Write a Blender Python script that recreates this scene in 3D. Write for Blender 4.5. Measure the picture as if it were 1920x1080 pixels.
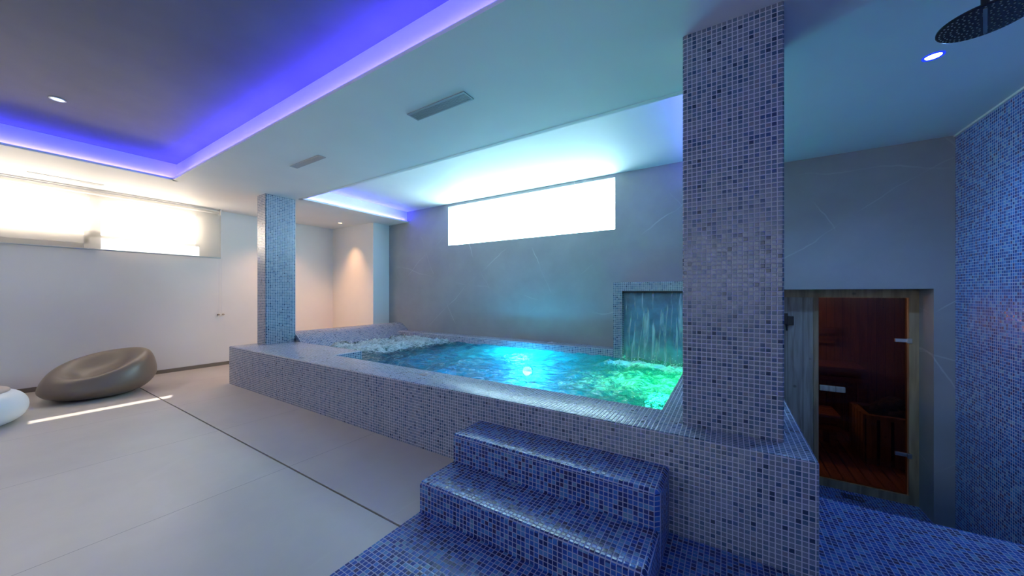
import bpy, bmesh, math, random
from mathutils import Vector, Matrix, noise
R = math.radians
for o in list(bpy.data.objects): bpy.data.objects.remove(o)
S = bpy.context.scene
col = S.collection
random.seed(7)

# ------------------------------------------------------------------ camera
CAMH = 1.2
cd = bpy.data.cameras.new('camera'); cam = bpy.data.objects.new('camera', cd); col.objects.link(cam)
cd.sensor_width = 36; cd.lens = 36*646/1920; cd.shift_y = 10.5/1920; cd.clip_start = .02
cam.location = (0, 0, CAMH); cam.rotation_euler = (R(90), 0, R(32.1)); S.camera = cam

# ------------------------------------------------------------------ light and exposure
S.view_settings.view_transform = 'Standard'; S.view_settings.look = 'None'
S.view_settings.gamma = 1; S.view_settings.use_curve_mapping = False
S.view_settings.exposure = 1.1
S.cycles.use_denoising = True
S.cycles.max_bounces = 10; S.cycles.diffuse_bounces = 5; S.cycles.glossy_bounces = 4
S.cycles.transmission_bounces = 6; S.cycles.transparent_max_bounces = 12
S.cycles.sample_clamp_indirect = 6; S.cycles.caustics_reflective = False; S.cycles.caustics_refractive = False
W = bpy.data.worlds.new('world'); S.world = W; W.use_nodes = True
W.node_tree.nodes['Background'].inputs[0].default_value = (.85, .93, 1, 1)
W.node_tree.nodes['Background'].inputs[1].default_value = 1.6

def lamp(name, kind, loc, energy, color, size=.05, rot=(0, 0, 0), **kw):
    l = bpy.data.lights.new(name, kind); l.energy = energy; l.color = color
    if kind in ('POINT', 'SPOT'): l.shadow_soft_size = size
    if kind == 'AREA': l.size = size
    if kind == 'SUN': l.angle = size
    for k, v in kw.items(): setattr(l, k, v)
    o = bpy.data.objects.new(name, l); o.location = loc; o.rotation_euler = rot; col.objects.link(o)
    return o
def aim(o, d):
    o.rotation_euler = Vector(d).to_track_quat('-Z', 'Y').to_euler()

sun = lamp('sun', 'SUN', (-12, 4, 10), 3.2, (1, .9, .78), R(.6)); aim(sun, (1.55, -.62, -1.70))
# lamps of the pool, just in front of their lenses under water
POOL_LIGHTS = [(-2.46, 4.08, .08, (.025, .56, 1), 170), (-4.45, 4.20, -.05, (.03, .54, 1), 430), (-.50, 3.35, -.06, (.03, 1, .25), 54)]
for x, y, z, c, e in POOL_LIGHTS: lamp('pool_lamp', 'POINT', (x, y, z), e, c, .07)
lamp('niche_downlight_lamp', 'SPOT', (-6.416, 3.92, 2.555), 42, (1, .52, .25), .02, (0, 0, 0), spot_size=R(78), spot_blend=1)
lamp('column_downlight_lamp', 'SPOT', (-6.46, 3.08, 2.555), 42, (1, .52, .25), .02, (0, 0, 0), spot_size=R(120), spot_blend=1)
lamp('shower_downlight_lamp', 'SPOT', (1.01, 2.99, 2.55), 24, (.2, .45, 1), .03, (0, 0, 0), spot_size=R(150), spot_blend=.6)
lamp('sauna_fill_light', 'POINT', (.2, 6.5, .9), 8, (1, .6, .35), .06)  # unseen light added so the sauna interior is not too dark

# ------------------------------------------------------------------ geometry constants (metres)
CEIL, REC = 2.58, 2.79            # soffit height, recess height
XL, XR, YB, YR = -7.2, 1.68, 4.6, -3.4
DECK = .497
LOW = -.85
TILE = .0225

# ------------------------------------------------------------------ materials
def nodes(name):
    m = bpy.data.materials.new(name); m.use_nodes = True
    nt = m.node_tree; nt.nodes.clear()
    return m, nt, nt.nodes, nt.links
def N(ns, t, **kw):
    n = ns.new('ShaderNode'+t)
    for k, v in kw.items():
        if k.startswith('i_'):
            key = k[2:]; key = int(key) if key.isdigit() else key.replace('_', ' ')
            n.inputs[key].default_value = v
        else: setattr(n, k, v)
    return n
def ramp(ns, stops, interp='LINEAR'):
    r = ns.new('ShaderNodeValToRGB'); e = r.color_ramp; e.interpolation = interp
    while len(e.elements) < len(stops): e.elements.new(.5)
    for el, (p, c) in zip(e.elements, stops):
        el.position = p; el.color = (*c, 1) if len(c) == 3 else c
    return r
def simple(name, c, rough=.5, metal=0, spec=.5, bump=0, bscale=40, var=0, vscale=3):
    m, nt, ns, lk = nodes(name)
    out = N(ns, 'OutputMaterial'); b = N(ns, 'BsdfPrincipled'); lk.new(b.outputs[0], out.inputs[0])
    b.inputs['Base Color'].default_value = (*c, 1); b.inputs['Roughness'].default_value = rough
    b.inputs['Metallic'].default_value = metal; b.inputs['Specular IOR Level'].default_value = spec
    tc = N(ns, 'TexCoord')
    if var:
        nz = N(ns, 'TexNoise', i_Scale=vscale, i_Detail=5); lk.new(tc.outputs['Object'], nz.inputs['Vector'])
        r = ramp(ns, [(.3, [v*(1-var) for v in c]), (.7, [min(1, v*(1+var)) for v in c])])
        lk.new(nz.outputs[0], r.inputs[0]); lk.new(r.outputs[0], b.inputs['Base Color'])
    if bump:
        nz = N(ns, 'TexNoise', i_Scale=bscale, i_Detail=3); lk.new(tc.outputs['Object'], nz.inputs['Vector'])
        bp = N(ns, 'Bump', i_Strength=bump, i_Distance=.002); lk.new(nz.outputs[0], bp.inputs['Height'])
        lk.new(bp.outputs[0], b.inputs['Normal'])
    return m
def emis(name, c, s):
    m, nt, ns, lk = nodes(name)
    out = N(ns, 'OutputMaterial'); e = N(ns, 'Emission'); e.inputs[0].default_value = (*c, 1); e.inputs[1].default_value = s
    lk.new(e.outputs[0], out.inputs[0]); return m

def mosaic(name, stops, grout, rough=.18, tilt=.05, g=.075, spec=.5):
    """small glass mosaic: UV in metres, one random colour per tile"""
    m, nt, ns, lk = nodes(name)
    out = N(ns, 'OutputMaterial'); b = N(ns, 'BsdfPrincipled'); lk.new(b.outputs[0], out.inputs[0])
    uv = N(ns, 'UVMap')
    sc = N(ns, 'VectorMath', operation='SCALE'); sc.inputs['Scale'].default_value = 1/TILE; lk.new(uv.outputs[0], sc.inputs[0])
    fl = N(ns, 'VectorMath', operation='FLOOR'); lk.new(sc.outputs[0], fl.inputs[0])
    fr = N(ns, 'VectorMath', operation='FRACTION'); lk.new(sc.outputs[0], fr.inputs[0])
    wn = N(ns, 'TexWhiteNoise', noise_dimensions='3D'); lk.new(fl.outputs[0], wn.inputs['Vector'])
    cr = ramp(ns, stops, 'CONSTANT'); lk.new(wn.outputs['Value'], cr.inputs[0])
    sx = N(ns, 'SeparateXYZ'); lk.new(fr.outputs[0], sx.inputs[0])
    def edge(o):                                    # distance to the tile's nearest side
        a = N(ns, 'Math', operation='SUBTRACT', i_0=1.0); lk.new(o, a.inputs[1])
        mn = N(ns, 'Math', operation='MINIMUM'); lk.new(o, mn.inputs[0]); lk.new(a.outputs[0], mn.inputs[1]); return mn.outputs[0]
    mn = N(ns, 'Math', operation='MINIMUM'); lk.new(edge(sx.outputs[0]), mn.inputs[0]); lk.new(edge(sx.outputs[1]), mn.inputs[1])
    mr = N(ns, 'MapRange', i_1=g-.015, i_2=g+.025); lk.new(mn.outputs[0], mr.inputs[0])
    # slight mottling in the glass
    nz = N(ns, 'TexNoise', i_Scale=260.0, i_Detail=2.0); lk.new(uv.outputs[0], nz.inputs['Vector'])
    hs = N(ns, 'HueSaturation'); lk.new(cr.outputs[0], hs.inputs['Color'])
    mv = N(ns, 'MapRange', i_1=.3, i_2=.7, i_3=.8, i_4=1.2); lk.new(nz.outputs[0], mv.inputs[0]); lk.new(mv.outputs[0], hs.inputs['Value'])
    mx = N(ns, 'Mix', data_type='RGBA'); lk.new(mr.outputs[0], mx.inputs[0])
    mx.inputs[6].default_value = (*grout, 1); lk.new(hs.outputs[0], mx.inputs[7]); lk.new(mx.outputs[2], b.inputs['Base Color'])
    rr = N(ns, 'MapRange', i_3=.85, i_4=rough); lk.new(mr.outputs[0], rr.inputs[0]); lk.new(rr.outputs[0], b.inputs['Roughness'])
    b.inputs['Specular IOR Level'].default_value = spec
    mr2 = N(ns, 'MapRange', i_1=.02, i_2=.20); lk.new(mn.outputs[0], mr2.inputs[0])
    bp = N(ns, 'Bump', i_Strength=.5, i_Distance=.0012); lk.new(mr2.outputs[0], bp.inputs['Height'])
    # every tile sits a hair off plane
    sb = N(ns, 'VectorMath', operation='SUBTRACT'); lk.new(wn.outputs['Color'], sb.inputs[0]); sb.inputs[1].default_value = (.5, .5, .5)
    s2 = N(ns, 'VectorMath', operation='SCALE'); s2.inputs['Scale'].default_value = tilt; lk.new(sb.outputs[0], s2.inputs[0])
    ad = N(ns, 'VectorMath', operation='ADD'); lk.new(bp.outputs[0], ad.inputs[0]); lk.new(s2.outputs[0], ad.inputs[1])
    nn = N(ns, 'VectorMath', operation='NORMALIZE'); lk.new(ad.outputs[0], nn.inputs[0]); lk.new(nn.outputs[0], b.inputs['Normal'])
    return m

M = {}
M['mosaic_light'] = mosaic('mosaic_light', [(0, (0.124, 0.161, 0.236)), (.20, (0.155, 0.192, 0.267)), (.40, (0.186, 0.217, 0.291)), (.54, (0.099, 0.155, 0.236)),
    (.66, (0.149, 0.174, 0.248)), (.76, (0.062, 0.112, 0.205)), (.85, (0.034, 0.074, 0.161)), (.92, (0.180, 0.180, 0.236)), (.965, (0.019, 0.037, 0.093))], (.50, .50, .60), rough=.25, tilt=.05, spec=.7)
M['mosaic_blue'] = mosaic('mosaic_blue', [(0, (0.020, 0.056, 0.264)), (.16, (0.032, 0.104, 0.400)), (.32, (0.012, 0.024, 0.136)), (.46, (0.048, 0.160, 0.448)),
    (.58, (0.024, 0.040, 0.192)), (.70, (0.080, 0.208, 0.464)), (.80, (0.024, 0.072, 0.336)), (.90, (0.040, 0.032, 0.104)), (.95, (0.112, 0.240, 0.400))], (.36, .38, .54), rough=.24, tilt=.09)
M['mosaic_blue_lit'] = mosaic('mosaic_blue_lit', [(0, (.04, .12, .42)), (.16, (.06, .20, .60)), (.32, (.03, .07, .28)), (.46, (.10, .28, .66)),
    (.58, (.06, .10, .36)), (.70, (.15, .34, .68)), (.80, (.06, .15, .52)), (.90, (.10, .08, .22)), (.95, (.20, .38, .60))], (.50, .54, .72), rough=.22, tilt=.08)  # blue mosaic palette brightened; stronger pool light put into the tile colours
M['plaster'] = simple('white_plaster', (.82, .80, .78), .6, spec=.25, bump=.12, bscale=9, var=.02, vscale=2)
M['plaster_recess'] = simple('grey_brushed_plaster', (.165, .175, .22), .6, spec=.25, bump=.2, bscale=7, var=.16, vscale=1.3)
M['skirting'] = simple('skirting_stone', (.20, .17, .14), .5)
M['white'] = simple('white_lacquer', (.8, .8, .8), .35)
M['vent'] = simple('vent_aluminium', (.42, .45, .47), .4, .3)
M['dark'] = simple('dark_void', (.012, .013, .015), .7)
M['steel'] = simple('satin_steel', (.62, .64, .66), .28, 1)
M['chrome'] = simple('dark_chrome', (.035, .04, .05), .22, .7)
M['nozzle'] = simple('grey_rubber', (.16, .24, .27), .5)
M['black'] = simple('black_plastic', (.012, .012, .014), .4)
M['taupe'] = simple('taupe_polyethylene', (.20, .155, .12), .38, bump=.08, bscale=200)
M['pouf'] = simple('white_polyethylene', (.80, .84, .86), .35)
M['cushion'] = simple('beige_cushion', (.46, .40, .34), .7, bump=.3, bscale=300)
M['shell'] = simple('basin_plate', (.34, .34, .42), .3, .4)
M['led'] = emis('led_strip_violet', (.07, .055, 1), 48)
M['pane'] = emis('frosted_window_daylight', (.52, .86, 1), 8.5)
M['pane_left'] = emis('frosted_window_daylight_left', (1, .92, .82), 6.6)
M['fill_pane_rear'] = emis('rear_fill_glow', (.70, .84, 1), 1.35)  # glow of the added rear window, a front fill
M['warm_lens'] = emis('warm_lens', (1, .62, .32), 9)
M['cool_lens'] = emis('cool_lens', (.32, .42, 1), 9)
M['dim_lens'] = emis('white_lens', (.55, .75, 1), 2.2)
M['ring_blue'] = emis('blue_lens_rim', (.01, .03, .5), 1.0)
for i, (x, y, z, c, e) in enumerate(POOL_LIGHTS): M['pl%d' % i] = emis('pool_lens', [.5+.5*v for v in c] if i == 0 else c, 10 if i == 0 else 3)

def stone(name, base, vein, scale=1.0, rough=.45, veins=True, joints=None, var=.12):
    m, nt, ns, lk = nodes(name)
    out = N(ns, 'OutputMaterial'); b = N(ns, 'BsdfPrincipled'); lk.new(b.outputs[0], out.inputs[0])
    tc = N(ns, 'TexCoord'); P = tc.outputs['Object']
    nz = N(ns, 'TexNoise', i_Scale=1.7*scale, i_Detail=8.0, i_Roughness=.62); lk.new(P, nz.inputs['Vector'])
    r = ramp(ns, [(.3, [v*(1-var) for v in base]), (.7, [v*(1+var) for v in base])]); lk.new(nz.outputs[0], r.inputs[0])
    c = r.outputs[0]
    if veins:
        for (ax, sc, th, st) in (((1, 0, .55), .9, .0035, .8), ((.7, .2, -1), .75, .003, .6), ((.15, .1, 1), .6, .0025, .5)):
            dz = N(ns, 'TexNoise', i_Scale=.55, i_Detail=6.0); lk.new(P, dz.inputs['Vector'])
            dt = N(ns, 'VectorMath', operation='DOT_PRODUCT'); lk.new(P, dt.inputs[0]); dt.inputs[1].default_value = ax
            ad = N(ns, 'Math', operation='MULTIPLY_ADD'); lk.new(dz.outputs[0], ad.inputs[0]); ad.inputs[1].default_value = .7; lk.new(dt.outputs['Value'], ad.inputs[2])
            ml = N(ns, 'Math', operation='MULTIPLY', i_1=sc); lk.new(ad.outputs[0], ml.inputs[0])
            pp = N(ns, 'Math', operation='PINGPONG', i_1=.5); lk.new(ml.outputs[0], pp.inputs[0])
            lt = N(ns, 'MapRange', i_1=th, i_2=th*2.2, i_3=st, i_4=0.0); lk.new(pp.outputs[0], lt.inputs[0])
            gz = N(ns, 'TexNoise', i_Scale=1.3, i_Detail=2.0); lk.new(P, gz.inputs['Vector'])
            gr = N(ns, 'MapRange', i_1=.48, i_2=.62); lk.new(gz.outputs[0], gr.inputs[0])
            mu = N(ns, 'Math', operation='MULTIPLY'); lk.new(lt.outputs[0], mu.inputs[0]); lk.new(gr.outputs[0], mu.inputs[1])
            sv = N(ns, 'Math', operation='MULTIPLY', i_1=float(veins)); lk.new(mu.outputs[0], sv.inputs[0]); mx = N(ns, 'Mix', data_type='RGBA'); lk.new(sv.outputs[0], mx.inputs[0]); lk.new(c, mx.inputs[6]); mx.inputs[7].default_value = (*vein, 1)
            c = mx.outputs[2]
    if joints:
        sx = N(ns, 'SeparateXYZ'); lk.new(P, sx.inputs[0])
        for axis, at, period, hw, jc in joints:
            a = N(ns, 'Math', operation='SUBTRACT', i_1=at-1000*period); lk.new(sx.outputs[axis], a.inputs[0])
            md = N(ns, 'Math', operation='PINGPONG', i_1=period/2); lk.new(a.outputs[0], md.inputs[0])
            lt = N(ns, 'Math', operation='LESS_THAN', i_1=hw); lk.new(md.outputs[0], lt.inputs[0])
            mx = N(ns, 'Mix', data_type='RGBA'); lk.new(lt.outputs[0], mx.inputs[0]); lk.new(c, mx.inputs[6]); mx.inputs[7].default_value = (*jc, 1)
            c = mx.outputs[2]
    lk.new(c, b.inputs['Base Color']); b.inputs['Roughness'].default_value = rough
    n2 = N(ns, 'TexNoise', i_Scale=14.0, i_Detail=5.0); lk.new(P, n2.inputs['Vector'])
    bp = N(ns, 'Bump', i_Strength=.10, i_Distance=.003); lk.new(n2.outputs[0], bp.inputs['Height']); lk.new(bp.outputs[0], b.inputs['Normal'])
    return m
M['stone_floor'] = stone('stone_floor', (.52, .475, .44), (.66, .62, .60), veins=.22, joints=[(0, -2.58, 1.2, .0022, (.26, .24, .23))], rough=.4, var=.07)
M['stone_wall'] = stone('stone_wall', (.31, .32, .325), (.62, .64, .64), veins=.6, rough=.5, var=.10)
M['fall_stone'] = stone('fall_stone', (.17, .36, .50), (.3, .4, .45), scale=4, veins=False, var=.45, rough=.3)

def wood(name, base, dark, plank=.09, rough=.5, axis='Z', scale=1):
    m, nt, ns, lk = nodes(name)
    out = N(ns, 'OutputMaterial'); b = N(ns, 'BsdfPrincipled'); lk.new(b.outputs[0], out.inputs[0])
    tc = N(ns, 'TexCoord'); mp = N(ns, 'Mapping')
    st = {'Z': (14, 14, 1.2), 'Y': (14, 1.2, 14), 'X': (1.2, 14, 14)}[axis]
    mp.inputs['Scale'].default_value = st; lk.new(tc.outputs['Object'], mp.inputs[0])
    nz = N(ns, 'TexNoise', i_Scale=1.6*scale, i_Detail=6.0, i_Distortion=.6); lk.new(mp.outputs[0], nz.inputs['Vector'])
    r = ramp(ns, [(.35, dark), (.62, base)]); lk.new(nz.outputs[0], r.inputs[0]); c = r.outputs[0]
    vr = N(ns, 'TexVoronoi', i_Scale=5.0); lk.new(tc.outputs['Object'], vr.inputs['Vector'])
    kn = N(ns, 'MapRange', i_1=.05, i_2=.10, i_3=.7, i_4=0.0); lk.new(vr.outputs['Distance'], kn.inputs[0])
    mx = N(ns, 'Mix', data_type='RGBA'); lk.new(kn.outputs[0], mx.inputs[0]); lk.new(c, mx.inputs[6]); mx.inputs[7].default_value = (*[v*.4 for v in dark], 1)
    c = mx.outputs[2]
    if plank:
        sx = N(ns, 'SeparateXYZ'); lk.new(tc.outputs['Object'], sx.inputs[0])
        md = N(ns, 'Math', operation='PINGPONG', i_1=plank/2); lk.new(sx.outputs[0 if axis == 'Z' else 2], md.inputs[0])
        lt = N(ns, 'Math', operation='LESS_THAN', i_1=.002); lk.new(md.outputs[0], lt.inputs[0])
        mx = N(ns, 'Mix', data_type='RGBA'); lk.new(lt.outputs[0], mx.inputs[0]); lk.new(c, mx.inputs[6]); mx.inputs[7].default_value = (*[v*.25 for v in dark], 1)
        c = mx.outputs[2]
    lk.new(c, b.inputs['Base Color']); b.inputs['Roughness'].default_value = rough
    return m
M['pine'] = wood('pale_pine', (.42, .40, .34), (.26, .23, .18), .13)
M['frame_wood'] = wood('frame_pine', (.40, .30, .17), (.24, .17, .09), 0)
M['sauna_wood'] = wood('sauna_spruce', (.36, .20, .10), (.20, .10, .05), .09, axis='Z')
M['bench_wood'] = wood('bench_wood', (.30, .16, .08), (.16, .08, .04), 0, axis='X')
M['board_wood'] = wood('board_wood', (.50, .30, .17), (.30, .17, .09), 0, axis='Y')
M['rock'] = simple('sauna_rock', (.035, .035, .04), .85, bump=1, bscale=30, var=.4, vscale=12)

def glassy(name, tint, diff=None, dfac=0, gl=.04, rough=0):
    m, nt, ns, lk = nodes(name)
    out = N(ns, 'OutputMaterial'); t = N(ns, 'BsdfTransparent'); t.inputs[0].default_value = (*tint, 1)
    g = N(ns, 'BsdfGlossy'); g.inputs['Roughness'].default_value = rough
    lw = N(ns, 'Fresnel', i_IOR=1.4); mx = N(ns, 'MixShader'); lk.new(lw.outputs[0], mx.inputs[0])
    lk.new(t.outputs[0], mx.inputs[1]); lk.new(g.outputs[0], mx.inputs[2]); lk.new(mx.outputs[0], out.inputs[0])
    return m
M['bronze_glass'] = glassy('bronze_glass', (.58, .47, .40))

def shade_mat():
    m, nt, ns, lk = nodes('roller_blind_fabric')
    out = N(ns, 'OutputMaterial'); t = N(ns, 'BsdfTransparent'); t.inputs[0].default_value = (.93, .90, .86, 1)
    tr = N(ns, 'BsdfTranslucent'); tr.inputs[0].default_value = (.92, .88, .82, 1)
    df = N(ns, 'BsdfDiffuse'); df.inputs[0].default_value = (.75, .73, .70, 1)
    a = N(ns, 'MixShader', i_0=.35); lk.new(tr.outputs[0], a.inputs[1]); lk.new(df.outputs[0], a.inputs[2])
    mx = N(ns, 'MixShader', i_0=.17); lk.new(t.outputs[0], mx.inputs[1]); lk.new(a.outputs[0], mx.inputs[2]); lk.new(mx.outputs[0], out.inputs[0])
    return m
M['blind'] = shade_mat()

def water_mat():
    m, nt, ns, lk = nodes('pool_water')
    out = N(ns, 'OutputMaterial'); tc = N(ns, 'TexCoord')
    t = N(ns, 'BsdfTransparent'); t.inputs[0].default_value = (.50, .95, .97, 1)
    tl = N(ns, 'BsdfTranslucent'); tl.inputs[0].default_value = (.01, .16, .13, 1)
    rf = N(ns, 'BsdfRefraction', i_IOR=1.33, i_Roughness=.0); rf.inputs[0].default_value = (.03, .19, .17, 1)
    t2 = N(ns, 'MixShader', i_0=.80); body = N(ns, 'MixShader', i_0=.32); lk.new(t.outputs[0], t2.inputs[1]); lk.new(rf.outputs[0], t2.inputs[2]); lk.new(t2.outputs[0], body.inputs[1]); lk.new(tl.outputs[0], body.inputs[2])
    g = N(ns, 'BsdfGlossy'); g.inputs['Roughness'].default_value = .12; g.inputs[0].default_value = (.85, .9, .9, 1)
    nz = N(ns, 'TexNoise', i_Scale=12.0, i_Detail=5.0, i_Distortion=.8); lk.new(tc.outputs['Object'], nz.inputs['Vector'])
    bp = N(ns, 'Bump', i_Strength=.8, i_Distance=.04); lk.new(nz.outputs[0], bp.inputs['Height']); lk.new(bp.outputs[0], g.inputs['Normal']); lk.new(bp.outputs[0], rf.inputs['Normal'])
    fr = N(ns, 'Fresnel', i_IOR=1.33); lk.new(bp.outputs[0], fr.inputs['Normal'])
    mx = N(ns, 'MixShader'); lk.new(fr.outputs[0], mx.inputs[0]); lk.new(body.outputs[0], mx.inputs[1]); lk.new(g.outputs[0], mx.inputs[2])
    fd = N(ns, 'BsdfDiffuse'); fd.inputs[0].default_value = (.85, .92, .93, 1)
    ft = N(ns, 'BsdfTranslucent'); ft.inputs[0].default_value = (.45, .55, .55, 1)
    fm = N(ns, 'MixShader', i_0=.5); lk.new(fd.outputs[0], fm.inputs[1]); lk.new(ft.outputs[0], fm.inputs[2])
    at = N(ns, 'Attribute', attribute_name='foam')
    # foam breaks into filaments
    f1 = N(ns, 'TexNoise', i_Scale=6.0, i_Detail=10.0, i_Roughness=.78, i_Distortion=1.8); lk.new(tc.outputs['Object'], f1.inputs['Vector'])
    s = N(ns, 'Math', operation='MULTIPLY_ADD', i_1=1.0, i_2=-.62); lk.new(f1.outputs[0], s.inputs[0])
    s2 = N(ns, 'Math', operation='ADD'); lk.new(s.outputs[0], s2.inputs[0]); lk.new(at.outputs['Fac'], s2.inputs[1])
    mr = N(ns, 'MapRange', i_1=.25, i_2=.47, i_3=0.0, i_4=.85); lk.new(s2.outputs[0], mr.inputs[0])
    m2 = N(ns, 'MixShader'); lk.new(mr.outputs[0], m2.inputs[0]); lk.new(mx.outputs[0], m2.inputs[1]); lk.new(fm.outputs[0], m2.inputs[2])
    lk.new(m2.outputs[0], out.inputs[0]); return m
M['water'] = water_mat()

def sheet_mat():
    m, nt, ns, lk = nodes('falling_water')
    out = N(ns, 'OutputMaterial'); uv = N(ns, 'UVMap')
    t = N(ns, 'BsdfTransparent'); t.inputs[0].default_value = (.80, .95, .97, 1)
    g = N(ns, 'BsdfGlossy'); g.inputs['Roughness'].default_value = .08
    fr = N(ns, 'Fresnel', i_IOR=1.33)
    mp = N(ns, 'Mapping'); mp.inputs['Scale'].default_value = (24, 2.6, 1); mp.inputs['Rotation'].default_value = (0, 0, .22); lk.new(uv.outputs[0], mp.inputs[0])
    nz = N(ns, 'TexNoise', i_Scale=1.0, i_Detail=4.0, i_Distortion=.5); lk.new(mp.outputs[0], nz.inputs['Vector'])
    bp = N(ns, 'Bump', i_Strength=.6, i_Distance=.02); lk.new(nz.outputs[0], bp.inputs['Height']); lk.new(bp.outputs[0], g.inputs['Normal']); lk.new(bp.outputs[0], fr.inputs['Normal'])
    mx = N(ns, 'MixShader'); lk.new(fr.outputs[0], mx.inputs[0]); lk.new(t.outputs[0], mx.inputs[1]); lk.new(g.outputs[0], mx.inputs[2])
    fd = N(ns, 'BsdfDiffuse'); fd.inputs[0].default_value = (.8, .95, 1, 1); ft = N(ns, 'BsdfTranslucent'); ft.inputs[0].default_value = (.8, .95, 1, 1)
    fm = N(ns, 'MixShader', i_0=.5); lk.new(fd.outputs[0], fm.inputs[1]); lk.new(ft.outputs[0], fm.inputs[2])
    mr = N(ns, 'MapRange', i_1=.52, i_2=.72, i_3=0.06, i_4=.85); lk.new(nz.outputs[0], mr.inputs[0])
    m2 = N(ns, 'MixShader'); lk.new(mr.outputs[0], m2.inputs[0]); lk.new(mx.outputs[0], m2.inputs[1]); lk.new(fm.outputs[0], m2.inputs[2])
    lk.new(m2.outputs[0], out.inputs[0]); return m
M['sheet'] = sheet_mat()

# ------------------------------------------------------------------ mesh helpers
def box(bm, x0, x1, y0, y1, z0, z1):
    v = [bm.verts.new((x, y, z)) for z in (z0, z1) for y in (y0, y1) for x in (x0, x1)]
    for f in ((0, 2, 3, 1), (4, 5, 7, 6), (0, 1, 5, 4), (2, 6, 7, 3), (0, 4, 6, 2), (1, 3, 7, 5)):
        bm.faces.new([v[i] for i in f])
def grid_solid(bm, us, vs, solid, w0, w1, axis='z'):
    """extrude the solid cells of a u-v grid from w0 to w1, outer faces only"""
    V = {}
    def P(i, j, k):
        if (i, j, k) not in V:
            u, v, w = us[i], vs[j], (w0, w1)[k]
            V[i, j, k] = bm.verts.new({'z': (u, v, w), 'y': (u, w, v), 'x': (w, u, v)}[axis])
        return V[i, j, k]
    nu, nv = len(us)-1, len(vs)-1
    s = lambda i, j: 0 <= i < nu and 0 <= j < nv and solid((us[i]+us[i+1])/2, (vs[j]+vs[j+1])/2)
    for i in range(nu):
        for j in range(nv):
            if not s(i, j): continue
            bm.faces.new([P(i, j, 1), P(i+1, j, 1), P(i+1, j+1, 1), P(i, j+1, 1)])
            bm.faces.new([P(i, j+1, 0), P(i+1, j+1, 0), P(i+1, j, 0), P(i, j, 0)])
            if not s(i-1, j): bm.faces.new([P(i, j, 0), P(i, j, 1), P(i, j+1, 1), P(i, j+1, 0)])
            if not s(i+1, j): bm.faces.new([P(i+1, j+1, 0), P(i+1, j+1, 1), P(i+1, j, 1), P(i+1, j, 0)])
            if not s(i, j-1): bm.faces.new([P(i+1, j, 0), P(i+1, j, 1), P(i, j, 1), P(i, j, 0)])
            if not s(i, j+1): bm.faces.new([P(i, j+1, 0), P(i, j+1, 1), P(i+1, j+1, 1), P(i+1, j+1, 0)])
def cyl(bm, c, r, h, axis='z', n=32, r2=None):
    r2 = r if r2 is None else r2
    q = {'z': Matrix.Identity(4), 'y': Matrix.Rotation(R(-90), 4, 'X'), 'x': Matrix.Rotation(R(90), 4, 'Y')}[axis]
    bmesh.ops.create_cone(bm, cap_ends=True, segments=n, radius1=r, radius2=r2, depth=h, matrix=Matrix.Translation(c) @ q)
def tube(bm, pts, r, n=8):
    rings = []
    for i, p in enumerate(pts):
        p = Vector(p); d = (Vector(pts[min(i+1, len(pts)-1)])-Vector(pts[max(i-1, 0)])).normalized()
        a = d.orthogonal().normalized() if abs(d.z) > .9 or abs(d.z) < .1 else d.cross(Vector((0, 0, 1))).normalized()
        b = d.cross(a)
        rings.append([bm.verts.new(p+a*math.cos(t)*r+b*math.sin(t)*r) for t in [2*math.pi*k/n for k in range(n)]])
    for A, B in zip(rings, rings[1:]):
        for k in range(n): bm.faces.new([A[k], A[(k+1) % n], B[(k+1) % n], B[k]])
    bm.faces.new(rings[0]); bm.faces.new(rings[-1])
def bevel_sharp(bm, off, seg=2, test=None):
    bmesh.ops.remove_doubles(bm, verts=bm.verts, dist=1e-5)
    es = [e for e in bm.edges if len(e.link_faces) == 2 and e.calc_face_angle(0) > .5 and (test is None or test(e))]
    bmesh.ops.bevel(bm, geom=es, offset=off, segments=seg, affect='EDGES', profile=.5)
def boxuv(bm, ou=0, ov=0):
    uvl = bm.loops.layers.uv.verify()
    for f in bm.faces:
        n = f.normal; a = [abs(n.x), abs(n.y), abs(n.z)]; k = a.index(max(a))
        for l in f.loops:
            p = l.vert.co
            l[uvl].uv = {0: (p.y+7*n.x, p.z), 1: (p.x, p.z), 2: (p.x, p.y)}[k]
            l[uvl].uv.x += ou+50; l[uvl].uv.y += ov+50
def tag(o, label=None, cat=None, group=None, kind=None):
    if label: o['label'] = label
    if cat: o['category'] = cat
    if group: o['group'] = group
    if kind: o['kind'] = kind
    return o
def obj(name, bm, m, parent=None, smooth=False, uv=True, base=False, fixn=True):
    """link bm (world coordinates) as one mesh object; origin goes to its parent's base or its own base"""
    if fixn: bmesh.ops.recalc_face_normals(bm, faces=bm.faces)
    bm.normal_update()
    if uv: boxuv(bm)
    me = bpy.data.meshes.new(name)
    off = Vector((0, 0, 0))
    if base:
        xs = [v.co for v in bm.verts]
        off = Vector(((min(p.x for p in xs)+max(p.x for p in xs))/2, (min(p.y for p in xs)+max(p.y for p in xs))/2, min(p.z for p in xs)))
    if parent:
        w = parent; off = Vector(w['_w'])
    if off.length: bmesh.ops.translate(bm, verts=bm.verts, vec=-off)
    bm.to_mesh(me); bm.free()
    if smooth:
        for p in me.polygons: p.use_smooth = True
    me.materials.append(m)
    o = bpy.data.objects.new(name, me); col.objects.link(o)
    o['_w'] = tuple(off)
    if parent: o.parent = parent
    else: o.location = off
    return o
def struct(name, bm, m, **k):
    return tag(obj(name, bm, m, **k), kind='structure')
def thing(name, loc, label, cat, group=None):
    o = bpy.data.objects.new(name, None); o.location = loc; o['_w'] = tuple(loc); col.objects.link(o); o.empty_display_size = .1
    return tag(o, label, cat, group)
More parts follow.
